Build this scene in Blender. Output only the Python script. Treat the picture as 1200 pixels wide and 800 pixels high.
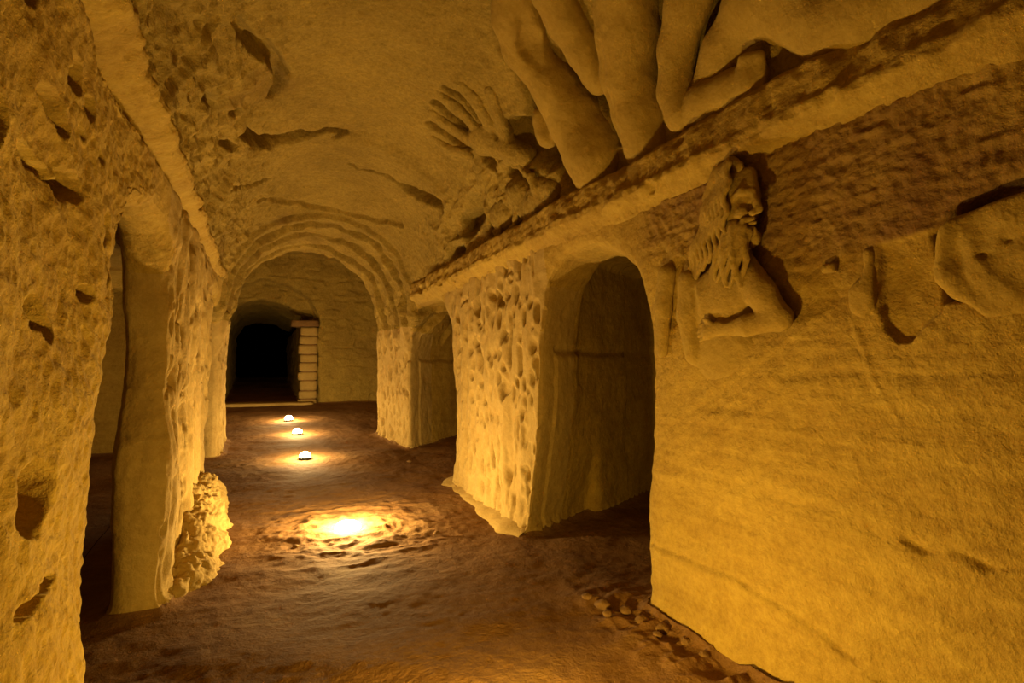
import bpy, math, random
import numpy as np
from mathutils import Vector

sc = bpy.context.scene
for o in list(bpy.data.objects):
    bpy.data.objects.remove(o)
COL = sc.collection

# ------------------------------------------------------------------ camera, world, exposure
cam_data = bpy.data.cameras.new('camera')
cam_data.sensor_width = 36.0
cam_data.lens = 19.2
cam_data.clip_start = 0.02
cam = bpy.data.objects.new('camera', cam_data)
cam.location = (0.0, 0.0, 1.2)
cam.rotation_euler = (math.radians(90 + 3.04), 0.0, math.radians(-24.82))
COL.objects.link(cam)
sc.camera = cam

world = bpy.data.worlds.new('world')
sc.world = world
world.use_nodes = True
world.node_tree.nodes['Background'].inputs[0].default_value = (0, 0, 0, 1)
world.node_tree.nodes['Background'].inputs[1].default_value = 0.0

sc.view_settings.view_transform = 'Standard'
sc.view_settings.look = 'None'
sc.view_settings.gamma = 1.0
sc.view_settings.use_curve_mapping = False
sc.view_settings.exposure = 0.0

# light strength of the uplights (watts) and their colours
LAMP_A_W, LAMP_A_COL = 128.0, (1.0, 0.69, 0.25)
LAMP_FAR_W, LAMP_FAR_COL = 58.0, (1.0, 0.68, 0.27)
LAMP_NEAR_W, LAMP_NEAR_COL = 64.0, (1.0, 0.625, 0.09)

random.seed(7)

# ------------------------------------------------------------------ numeric helpers
def sm(a, b, x):
    t = np.clip((x - a) / (b - a), 0.0, 1.0)
    return t * t * (3 - 2 * t)

def bump(x, c, w):
    return np.exp(-((x - c) / w) ** 2)

def hash3(ix, iy, iz, seed):
    h = (ix.astype(np.uint32) * np.uint32(374761393) + iy.astype(np.uint32) * np.uint32(668265263)
         + iz.astype(np.uint32) * np.uint32(2147483647) + np.uint32(seed * 1274126177 & 0xffffffff))
    h = (h ^ (h >> np.uint32(13))) * np.uint32(1274126177)
    h = (h ^ (h >> np.uint32(16))) * np.uint32(2246822519)
    return h ^ (h >> np.uint32(15))

def vnoise(P, seed=0):
    P = np.asarray(P, dtype=np.float32)
    i = np.floor(P)
    f = P - i
    i = i.astype(np.int64) + 1000
    f = f * f * f * (f * (f * 6 - 15) + 10)
    out = 0
    for dx in (0, 1):
        wx = f[:, 0] if dx else 1 - f[:, 0]
        for dy in (0, 1):
            wy = f[:, 1] if dy else 1 - f[:, 1]
            for dz in (0, 1):
                wz = f[:, 2] if dz else 1 - f[:, 2]
                h = hash3(i[:, 0] + dx, i[:, 1] + dy, i[:, 2] + dz, seed).astype(np.float32) / np.float32(4294967295.0)
                out = out + wx * wy * wz * h
    return out * 2 - 1

def fbm(P, octaves=4, seed=0, gain=0.5):
    a, s, out = 1.0, 0.0, 0
    P = np.asarray(P, dtype=np.float32)
    for k in range(octaves):
        out = out + a * vnoise(P * np.float32(2.03 ** k) + k * 17.3, seed + k)
        s += a
        a *= gain
    return out / s

class Sub:
    """evaluate noise only where a mask is non-zero"""
    def __init__(self, mask):
        self.i = np.nonzero(mask > 0.004)[0]
        self.n = len(mask)
    def put(self, vals):
        out = np.zeros(self.n, np.float32)
        out[self.i] = vals
        return out

def ridged(P, octaves=3, seed=0):
    a, s, out = 1.0, 0.0, 0
    for k in range(octaves):
        out = out + a * (1 - np.abs(vnoise(P * np.float32(2.1 ** k) + k * 9.1, seed + k)) * 2)
        s += a
        a *= 0.5
    return out / s

def worley(P, seed=0):
    P = np.asarray(P, dtype=np.float32)
    i = np.floor(P).astype(np.int64)
    best = np.full(len(P), 9.0, np.float32)
    for dx in (-1, 0, 1):
        for dy in (-1, 0, 1):
            for dz in (-1, 0, 1):
                c = i + np.array([dx, dy, dz])
                q = c + 1000
                r = [hash3(q[:, 0], q[:, 1], q[:, 2], seed + s).astype(np.float32) / np.float32(4294967295.0) for s in (0, 1, 2)]
                d = (c[:, 0] + r[0] - P[:, 0]) ** 2 + (c[:, 1] + r[1] - P[:, 1]) ** 2 + (c[:, 2] + r[2] - P[:, 2]) ** 2
                best = np.minimum(best, d)
    return np.sqrt(best)

def smin(a, b, k):
    h = np.clip(0.5 + 0.5 * (b - a) / k, 0, 1)
    return b + (a - b) * h - k * h * (1 - h)

def poly_sdf(px, py, pts):
    pts = np.array(pts, np.float32)
    n = len(pts)
    d = np.full(px.shape, 1e9, np.float32)
    s = np.ones(px.shape, np.float32)
    for a in range(n):
        b = (a - 1) % n
        ex, ey = pts[b] - pts[a]
        wx, wy = px - pts[a, 0], py - pts[a, 1]
        t = np.clip((wx * ex + wy * ey) / (ex * ex + ey * ey + 1e-12), 0, 1)
        d = np.minimum(d, (wx - ex * t) ** 2 + (wy - ey * t) ** 2)
        c1, c2, c3 = py >= pts[a, 1], py < pts[b, 1], ex * wy > ey * wx
        flip = (c1 & c2 & c3) | (~c1 & ~c2 & ~c3)
        s = np.where(flip, -s, s)
    return s * np.sqrt(d)

def seg_dist(px, py, pts):
    d = np.full(px.shape, 1e9, np.float32)
    for (ax, ay), (bx, by) in zip(pts[:-1], pts[1:]):
        ex, ey = bx - ax, by - ay
        t = np.clip(((px - ax) * ex + (py - ay) * ey) / (ex * ex + ey * ey + 1e-12), 0, 1)
        d = np.minimum(d, (px - ax - ex * t) ** 2 + (py - ay - ey * t) ** 2)
    return np.sqrt(d)

def surface_nets(vol, org, h):
    """vol < 0 is solid; quads face the positive side."""
    s = vol < 0
    nx, ny, nz = vol.shape
    cnt = np.zeros((nx - 1, ny - 1, nz - 1), np.int8)
    corners = [(a, b, c) for a in (0, 1) for b in (0, 1) for c in (0, 1)]
    for a, b, c in corners:
        cnt += s[a:nx - 1 + a, b:ny - 1 + b, c:nz - 1 + c]
    act = (cnt > 0) & (cnt < 8)
    I = np.argwhere(act)
    idx = np.full(act.shape, -1, np.int64)
    idx[act] = np.arange(len(I))
    val = {k: vol[I[:, 0] + k[0], I[:, 1] + k[1], I[:, 2] + k[2]] for k in corners}
    acc = np.zeros((len(I), 3))
    num = np.zeros(len(I))
    for i, p in enumerate(corners):
        for q in corners[i + 1:]:
            if sum(abs(u - v) for u, v in zip(p, q)) != 1:
                continue
            a, b = val[p], val[q]
            m = (a < 0) != (b < 0)
            t = np.where(m, a / np.where(m, a - b, 1), 0)
            pt = np.array(p)[None] + t[:, None] * (np.array(q) - np.array(p))[None]
            acc += pt * m[:, None]
            num += m
    V = (I + acc / num[:, None]) * h + np.array(org)
    quads = []
    for ax in range(3):
        sl0 = [slice(None)] * 3
        sl1 = [slice(None)] * 3
        sl0[ax] = slice(0, -1)
        sl1[ax] = slice(1, None)
        e = s[tuple(sl0)] != s[tuple(sl1)]
        E = np.argwhere(e)
        u, v = (ax + 1) % 3, (ax + 2) % 3
        ok = (E[:, u] > 0) & (E[:, v] > 0) & (E[:, u] < vol.shape[u] - 1) & (E[:, v] < vol.shape[v] - 1)
        E = E[ok]
        sg = s[E[:, 0], E[:, 1], E[:, 2]]
        c = []
        for du, dv in ((1, 1), (0, 1), (0, 0), (1, 0)):
            F = E.copy()
            F[:, u] -= du
            F[:, v] -= dv
            c.append(idx[F[:, 0], F[:, 1], F[:, 2]])
        q = np.stack(c, 1)
        q[~sg] = q[~sg][:, ::-1]
        quads.append(q)
    return V, np.concatenate(quads)

def subdivide(V, Q):
    e = np.concatenate([Q[:, [0, 1]], Q[:, [1, 2]], Q[:, [2, 3]], Q[:, [3, 0]]])
    es = np.sort(e, 1)
    key = es[:, 0].astype(np.int64) * len(V) + es[:, 1]
    uk, inv = np.unique(key, return_inverse=True)
    mid = (V[uk // len(V)] + V[uk % len(V)]) / 2
    n, m = len(Q), len(V)
    cen = V[Q].mean(1)
    m0, m1, m2, m3 = (inv[k * n:(k + 1) * n] + m for k in range(4))
    c = np.arange(n) + m + len(mid)
    V2 = np.concatenate([V, mid, cen])
    Q2 = np.concatenate([np.stack(t, 1) for t in ((Q[:, 0], m0, c, m3), (m0, Q[:, 1], m1, c), (c, m1, Q[:, 2], m2), (m3, c, m2, Q[:, 3]))])
    return V2, Q2

def smooth(V, Q, it=1, f=0.5):
    e = np.concatenate([Q[:, [0, 1]], Q[:, [1, 2]], Q[:, [2, 3]], Q[:, [3, 0]]])
    a, b = np.concatenate([e[:, 0], e[:, 1]]), np.concatenate([e[:, 1], e[:, 0]])
    n = np.bincount(a, minlength=len(V)).astype(float)
    n[n == 0] = 1
    for _ in range(it):
        avg = np.stack([np.bincount(a, weights=V[b, k], minlength=len(V)) / n for k in range(3)], 1)
        V = V + (avg - V) * f
    return V

def normals(V, Q):
    fn = np.cross(V[Q[:, 2]] - V[Q[:, 0]], V[Q[:, 3]] - V[Q[:, 1]])
    N = np.zeros_like(V)
    for k in range(4):
        for c in range(3):
            N[:, c] += np.bincount(Q[:, k], weights=fn[:, c], minlength=len(V))
    return N / (np.linalg.norm(N, axis=1, keepdims=True) + 1e-12)

def link(name, V, F, mat=None, parent=None, attrs=None, smooth_shade=True):
    """F: (n,4) or (n,3) index array, or a list of faces."""
    me = bpy.data.meshes.new(name)
    V = np.asarray(V, np.float32)
    if isinstance(F, np.ndarray):
        n, k = F.shape
        me.vertices.add(len(V))
        me.vertices.foreach_set('co', V.ravel())
        me.loops.add(n * k)
        me.loops.foreach_set('vertex_index', F.astype(np.int32).ravel())
        me.polygons.add(n)
        me.polygons.foreach_set('loop_start', (np.arange(n) * k).astype(np.int32))
        me.update(calc_edges=True)
    else:
        me.from_pydata([tuple(v) for v in V], [], F)
    me.polygons.foreach_set('use_smooth', np.full(len(me.polygons), smooth_shade, dtype=bool))
    for an, av in (attrs or {}).items():
        at = me.attributes.new(an, 'FLOAT', 'POINT')
        at.data.foreach_set('value', np.asarray(av, np.float32))
    if mat:
        me.materials.append(mat)
    o = bpy.data.objects.new(name, me)
    COL.objects.link(o)
    if parent:
        o.parent = parent
    return o

def tag(o, label, cat, group=None):
    o['label'] = label
    o['category'] = cat
    if group:
        o['group'] = group
    return o

def structure(o, label=None, cat=None):
    o['kind'] = 'structure'
    if label:
        o['label'] = label
        o['category'] = cat
    return o

# ------------------------------------------------------------------ materials
ALB = 0.66   # overall reflectance of the rock

def rock_material(name, c_lo, c_hi, c_crust, bump_d=0.35, fine=70.0, strata=0.5, rough=0.95, speck=0.3):
    c_lo, c_hi, c_crust = ([v * ALB for v in cc] for cc in (c_lo, c_hi, c_crust))
    m = bpy.data.materials.new(name)
    m.use_nodes = True
    nt = m.node_tree
    N, L = nt.nodes, nt.links
    b = N['Principled BSDF']
    b.inputs['Roughness'].default_value = rough
    b.inputs['Specular IOR Level'].default_value = 0.15
    tc = N.new('ShaderNodeTexCoord')
    def noise(scale, detail, rg, vec=None):
        n = N.new('ShaderNodeTexNoise')
        n.inputs['Scale'].default_value = scale
        n.inputs['Detail'].default_value = detail
        n.inputs['Roughness'].default_value = rg
        L.new(vec or tc.outputs['Object'], n.inputs['Vector'])
        return n
    mp = N.new('ShaderNodeMapping')
    mp.inputs['Scale'].default_value = (0.7, 0.7, 7.0)
    L.new(tc.outputs['Object'], mp.inputs['Vector'])
    big = noise(2.3, 6, 0.6)
    lay = noise(2.0, 5, 0.65, mp.outputs['Vector'])
    grain = noise(fine, 4, 0.7)
    mid = noise(14.0, 5, 0.65)
    mx = N.new('ShaderNodeMix')
    mx.inputs['Factor'].default_value = strata
    L.new(big.outputs['Fac'], mx.inputs['A'])
    L.new(lay.outputs['Fac'], mx.inputs['B'])
    md = N.new('ShaderNodeMix')
    md.inputs['Factor'].default_value = 0.35
    L.new(mx.outputs['Result'], md.inputs['A'])
    L.new(mid.outputs['Fac'], md.inputs['B'])
    rp = N.new('ShaderNodeValToRGB')
    rp.color_ramp.elements[0].position = 0.36
    rp.color_ramp.elements[0].color = (*c_lo, 1)
    rp.color_ramp.elements[1].position = 0.60
    rp.color_ramp.elements[1].color = (*c_hi, 1)
    spk = noise(42.0, 3, 0.75)
    ms = N.new('ShaderNodeMix')
    ms.inputs['Factor'].default_value = speck
    L.new(md.outputs['Result'], ms.inputs['A'])
    L.new(spk.outputs['Fac'], ms.inputs['B'])
    L.new(ms.outputs['Result'], rp.inputs['Fac'])
    at = N.new('ShaderNodeAttribute')
    at.attribute_name = 'crust'
    cm = N.new('ShaderNodeMix')
    cm.data_type = 'RGBA'
    # the crust breaks up into grains
    ad = N.new('ShaderNodeMath')
    ad.operation = 'MULTIPLY_ADD'
    ad.inputs[1].default_value = 1.6
    ad.inputs[2].default_value = -0.8
    L.new(mid.outputs['Fac'], ad.inputs[0])
    ad2 = N.new('ShaderNodeMath')
    ad2.operation = 'ADD'
    L.new(ad.outputs[0], ad2.inputs[0])
    L.new(at.outputs['Fac'], ad2.inputs[1])
    ad3 = N.new('ShaderNodeMath')
    ad3.operation = 'MULTIPLY'
    ad3.use_clamp = True
    L.new(ad2.outputs[0], ad3.inputs[0])
    L.new(at.outputs['Fac'], ad3.inputs[1])
    L.new(ad3.outputs[0], cm.inputs['Factor'])
    L.new(rp.outputs['Color'], cm.inputs['A'])
    cm.inputs['B'].default_value = (*c_crust, 1)
    L.new(cm.outputs['Result'], b.inputs['Base Color'])
    b1 = N.new('ShaderNodeBump')
    b1.inputs['Strength'].default_value = bump_d
    b1.inputs['Distance'].default_value = 0.012
    L.new(grain.outputs['Fac'], b1.inputs['Height'])
    b2 = N.new('ShaderNodeBump')
    b2.inputs['Strength'].default_value = bump_d * 0.9
    b2.inputs['Distance'].default_value = 0.03
    L.new(mid.outputs['Fac'], b2.inputs['Height'])
    L.new(b1.outputs['Normal'], b2.inputs['Normal'])
    L.new(b2.outputs['Normal'], b.inputs['Normal'])
    return m

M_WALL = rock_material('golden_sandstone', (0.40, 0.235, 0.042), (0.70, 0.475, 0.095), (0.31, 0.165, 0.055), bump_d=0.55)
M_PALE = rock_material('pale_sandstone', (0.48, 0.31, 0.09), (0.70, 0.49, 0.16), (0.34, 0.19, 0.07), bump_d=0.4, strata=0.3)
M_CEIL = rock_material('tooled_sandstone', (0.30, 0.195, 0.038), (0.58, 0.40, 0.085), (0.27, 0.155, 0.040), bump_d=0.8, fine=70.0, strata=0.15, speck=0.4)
M_CARVE = rock_material('carved_sandstone', (0.42, 0.265, 0.05), (0.62, 0.42, 0.09), (0.32, 0.18, 0.05), bump_d=0.4, strata=0.2)
M_FLOOR = rock_material('trodden_earth', (0.20, 0.095, 0.032), (0.36, 0.19, 0.07), (0.42, 0.26, 0.10), bump_d=0.5, strata=0.0)
M_STONE = rock_material('loose_stone', (0.22, 0.115, 0.042), (0.38, 0.22, 0.085), (0.3, 0.2, 0.1), bump_d=0.5, strata=0.0)

def simple_mat(name, col, rough=0.6, metal=0.0, emit=None, strength=0.0):
    m = bpy.data.materials.new(name)
    m.use_nodes = True
    nt = m.node_tree
    b = nt.nodes['Principled BSDF']
    n = nt.nodes.new('ShaderNodeTexNoise')
    n.inputs['Scale'].default_value = 40
    r = nt.nodes.new('ShaderNodeValToRGB')
    r.color_ramp.elements[0].color = (*[c * 0.75 for c in col], 1)
    r.color_ramp.elements[1].color = (*col, 1)
    nt.links.new(n.outputs['Fac'], r.inputs['Fac'])
    nt.links.new(r.outputs['Color'], b.inputs['Base Color'])
    b.inputs['Roughness'].default_value = rough
    b.inputs['Metallic'].default_value = metal
    if emit:
        b.inputs['Emission Color'].default_value = (*emit, 1)
        b.inputs['Emission Strength'].default_value = strength
    return m

M_METAL = simple_mat('dark_housing', (0.05, 0.045, 0.04), 0.45, 0.8)
M_LENS = simple_mat('glowing_lens', (0.9, 0.85, 0.7), 0.2, 0.0, (1.0, 0.78, 0.42), 60.0)

# ------------------------------------------------------------------ the hollowed rock (air volume)
CX, HW, SPR = 0.69, 1.09, 2.15          # corridor axis, half width, springing height of the vault

def floor_z(y):
    t = (y - 4.5) / 0.6
    return 0.07 * 0.6 * np.where(t > 20, t, np.log1p(np.exp(np.minimum(t, 20))))

DOOR_R1 = [(2.24, -.4), (2.24, .49), (2.20, 1.0), (2.21, 1.35), (2.30, 1.71), (2.50, 1.87), (2.75, 1.95), (3.06, 1.95), (3.27, 1.81),
           (3.39, 1.40), (3.39, .93), (3.50, .43), (3.60, 0), (3.66, -.4)]
DOOR_R2 = [(5.28, -.4), (5.28, 1.06), (5.42, 1.68), (5.72, 1.96), (6.2, 2.06), (6.7, 2.02), (7.0, 1.7), (7.08, 1.4), (7.0, -.4)]
DOOR_L1 = [(1.84, -.4), (1.86, .35), (1.88, .8), (1.90, 1.09), (2.0, 1.29), (2.14, 1.58), (2.33, 1.77), (2.75, 1.88), (3.10, 1.85), (3.32, 1.7),
           (3.34, 1.35), (3.22, .7), (3.20, 0), (3.2, -.4)]
DOOR_L2 = [(5.42, -.4), (5.40, 1.2), (5.55, 1.75), (6.0, 2.0), (6.6, 2.0), (7.05, 1.75), (7.2, 1.2), (7.2, -.4)]
NICHE = [(-.66, .2), (-.68, 2.26), (-.48, 2.8), (.06, 3.05), (.55, 2.95), (.92, 2.68), (1.09, 2.3), (1.12, .2)]
BACKDOOR = [(-.62, .2), (-.64, 2.15), (-.42, 2.55), (0.0, 2.66), (.45, 2.58), (.74, 2.42), (1.0, 2.36), (1.0, 2.25), (.78, 2.22), (.76, .2)]

H0 = 0.05
X0, X1, Y0, Y1, Z0, Z1 = -2.45, 4.35, -2.3, 18.9, -0.35, 4.05
gx = np.arange(X0, X1, H0, dtype=np.float32)
gy = np.arange(Y0, Y1, H0, dtype=np.float32)
gz = np.arange(Z0, Z1, H0, dtype=np.float32)
x, y, z = gx[:, None, None], gy[None, :, None], gz[None, None, :]

def vault_r(y):
    return 1.16 - 0.05 * sm(4.85, 4.95, y) - 0.02 * sm(6.2, 6.8, y) - 0.15 * sm(6.85, 8.2, y)

def build_air():
    fz = floor_z(gy)[None, :, None].astype(np.float32)
    # corridor: straight walls below, barrel vault above, narrowing through the arch
    t = sm(6.9, 8.3, gy)[None, :, None]
    cx, hw, spr = CX - 0.09 * t, HW - 0.09 * t, SPR - 0.2 * sm(6.0, 7.2, gy)[None, :, None]
    ax = np.abs(x - cx)
    low = np.maximum(ax - hw, z - spr - 0.05)
    vr = vault_r(gy)[None, :, None]
    vau = np.sqrt(ax ** 2 + (z - spr) ** 2) - vr
    vau = np.where(z < spr, np.maximum(vau, spr - 0.02 - z), vau)
    cor = np.minimum(low, vau)
    cor = np.maximum(cor, np.maximum(-1.9 - y, y - 8.35))
    # chamber beyond the arch
    ax2 = np.abs(x - 0.75)
    ch = np.where(z < 2.2, ax2 - 1.75, np.sqrt(ax2 ** 2 + ((z - 2.2) * 1.25) ** 2) - 1.75)
    ch = np.maximum(ch, np.maximum(8.3 - y, y - 12.0))
    air = np.minimum(cor, ch)
    Y2, Z2 = np.meshgrid(gy, gz, indexing='ij')
    def sidedoor(pts, xa, xb, shear=0.0):
        if shear:
            d = np.full((len(gx), len(gy), len(gz)), 9.0, np.float32)
            for i in np.nonzero((gx > xa - .3) & (gx < xb + .3))[0]:
                d[i] = poly_sdf(Y2 - shear * max(0.0, gx[i] - 1.78), Z2, pts)
        else:
            d = poly_sdf(Y2, Z2, pts)[None]
        return np.maximum(d, np.maximum(xa - x, x - xb))
    X2, YP = np.meshgrid(gx, gy, indexing='ij')
    def room(pts, top):
        d = poly_sdf(X2, YP, pts)[:, :, None]
        return np.maximum(d, z - top)
    k = 0.07
    r1 = smin(sidedoor(DOOR_R1, 1.5, 2.5, .5), room([(2.25, 3.66), (2.5, 3.80), (3.6, 4.42), (4.15, 3.6), (3.4, 1.5), (2.15, 1.95)], 2.12), 0.08)
    air = smin(air, r1, k)
    r2 = smin(sidedoor(DOOR_R2, 1.5, 2.7, .75), room([(2.4, 5.3), (2.45, 7.5), (3.8, 8.1), (3.9, 5.2)], 2.1), 0.08)
    air = smin(air, r2, k)
    l1 = sidedoor(DOOR_L1, -1.0, -0.2)
    l2 = sidedoor(DOOR_L2, -1.0, -0.2)
    aisle = room([(-.68, .9), (-2.2, .9), (-2.2, 7.7), (-.74, 7.7), (-.70, 5.0), (-.64, 3.4)], 2.15)
    air = smin(air, smin(smin(l1, aisle, 0.04), l2, 0.04), k)
    XB, ZB = np.meshgrid(gx, gz, indexing='ij')
    ni = np.maximum(poly_sdf(XB, ZB, NICHE)[:, None, :], np.maximum(11.7 - y, y - 12.3))
    bd = np.maximum(poly_sdf(XB, ZB, BACKDOOR)[:, None, :], np.maximum(12.1 - y, y - 18.6))
    air = smin(air, np.minimum(ni, bd), 0.03)
    return np.maximum(air, fz - z)

air = build_air()
V, Q = surface_nets(-air, (X0, Y0, Z0), H0)
del air
V = smooth(V, Q, 2, 0.5)
# finer where the photograph looks
c = V[Q].mean(1)
fine = (c[:, 1] > 0.35) & (c[:, 1] < 12.6) & (c[:, 0] > -1.0) & (c[:, 0] < 3.0)
Vc, Qc = V, Q[~fine]
Vf, Qf = subdivide(V, Q[fine])
Vf = smooth(Vf, Qf, 1, 0.3)
Vf, Qf = subdivide(Vf, Qf)
c = Vf[Qf].mean(1)
close = ((c[:, 1] < 2.3) & (c[:, 0] > 1.5) & (c[:, 0] < 2.0)) | ((c[:, 1] < 2.7) & (c[:, 0] < -.1) & (c[:, 0] > -.6) & (c[:, 2] < 2.6))
Vn, Qn = subdivide(Vf, Qf[close])
Qf = Qf[~close]
def compact(V, Q):
    u, inv = np.unique(Q, return_inverse=True)
    return V[u], inv.reshape(Q.shape)

Vc, Qc = compact(Vc, Qc)
Vf, Qf = compact(Vf, Qf)
Vn, Qn = compact(Vn, Qn)
Qf = np.concatenate([Qf, Qn + len(Vf)])
Vf = np.concatenate([Vf, Vn])

# ------------------------------------------------------------------ carving and weathering of the shell
R_PIL = [(3.42, 5.42), (6.95, 8.45)]
L_PIL = [(3.18, 5.45), (7.15, 8.45)]

GROOVES_R = [  # along the right wall, (y, z) polylines with width, depth, lip
    ([(2.2, .345), (1.95, .36), (1.73, .36), (1.5, .33), (1.32, .30), (1.14, .24), (.9, .2)], .016, .016, .012),
    ([(1.02, .69), (.97, .67), (.9, .69), (.82, .67), (.74, .70), (.6, .69)], .012, .022, .004),
    ([(2.1, .77), (1.8, .74), (1.51, .72), (1.3, .73), (1.18, .71)], .02, .008, .004),
    ([(1.42, 1.17), (1.2, 1.2), (.96, 1.18), (.8, 1.2)], .02, .008, .003),
    ([(2.1, 1.02), (1.67, 1.04), (1.2, .98)], .03, .006, .0),
    ([(1.16, 1.36), (1.13, 1.28), (1.09, 1.15), (1.03, 1.05)], .008, -.006, .0),
]
CAV_L = [  # hollows in the near left wall: y, z, ry, rz, depth
    (1.65, 1.93, .05, .035, .09), (1.60, 1.90, .03, .02, .06), (1.77, 1.90, .035, .028, .07), (1.50, 1.79, .07, .025, .05), (1.57, 1.77, .04, .02, .05),
    (2.02, 2.28, .05, .05, .08), (2.12, 2.27, .04, .05, .08), (1.88, 1.81, .03, .02, .05), (1.72, 1.81, .025, .012, .04),
    (1.44, 1.645, .06, .018, .06), (1.52, 1.64, .05, .014, .05), (1.66, 1.655, .07, .032, .11), (1.60, 1.625, .04, .02, .06),
    (1.44, 1.32, .05, .035, .05), (1.48, 1.29, .035, .025, .05), (1.41, .94, .06, .07, .045), (1.38, .74, .05, .014, .04), (1.46, .755, .04, .012, .04),
    (1.18, 1.62, .03, .04, .05), (1.17, 1.55, .02, .03, .04), (1.95, 1.62, .03, .05, .04), (1.92, 1.50, .02, .06, .035), (1.75, 1.40, .03, .02, .03),
    (1.85, 2.12, .05, .03, .05), (1.6, 2.2, .05, .03, .05), (1.33, 1.95, .04, .03, .04),
]
GROOVES_V = [
    ([(34, 1.56), (30, 1.64), (20, 1.91)], .03, .10), ([(40, 1.85), (30, 2.03), (22, 2.10)], .025, .10), ([(40, 2.58), (34, 2.52), (26, 2.46), (18, 2.46)], .03, .12),
    ([(66, 3.63), (58, 3.61), (50, 3.62)], .026, .07), ([(66, 3.88), (56, 3.88), (46, 3.86)], .028, .08), ([(63, 4.19), (55, 4.16), (47, 4.06)], .028, .08), ([(40, 3.98), (36, 3.9)], .04, .08),  # crevices of the vault: (angle in degrees, y), width in m, depth
    ([(136, 4.40), (132, 4.66)], .03, .09), ([(130, 4.75), (122, 4.88), (114, 4.93)], .055, .13), ([(113, 4.93), (108, 4.93)], .03, .09),
    ([(107, 4.95), (100, 4.85), (92, 4.88), (96, 4.98)], .018, .05),
    ([(85, 5.5), (81, 5.62), (74, 5.52), (69, 5.48)], .016, .045),
    ([(66, 5.47), (58, 5.47)], .022, .07), ([(55, 5.46), (46, 5.3), (39, 5.14)], .05, .13),
    ([(128, 3.35), (124, 3.6), (120, 3.85), (123, 4.1)], .03, .07),
    ([(140, 3.9), (137, 4.05)], .02, .05), ([(146, 4.3), (140, 4.55)], .022, .06), ([(150, 3.4), (146, 3.7)], .02, .04),
    ([(135, 3.0), (131, 3.3), (128, 3.5)], .025, .05), ([(149, 5.1), (138, 5.5), (126, 5.7)], .025, .03),
    ([(22, 4.85), (22, 4.72), (25, 4.5)], .065, .15), ([(12, 5.3), (11, 5.0)], .04, .10), ([(10, 4.15), (15, 3.95)], .035, .07), ([(11, 4.35), (17, 4.3)], .025, .05),
    ([(36, 3.40), (30, 3.18), (25, 3.03), (17, 2.98)], .085, .17), ([(56, 2.92), (48, 2.98), (42, 3.03), (38, 3.12)], .05, .13), ([(12, 3.7), (19, 3.55), (15, 3.35)], .05, .09), ([(29, 3.72), (26, 3.62)], .025, .05),
    ([(45, 6.3), (60, 6.6), (80, 6.75), (100, 6.7), (115, 6.5), (130, 6.2)], .03, .03),
]

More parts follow.
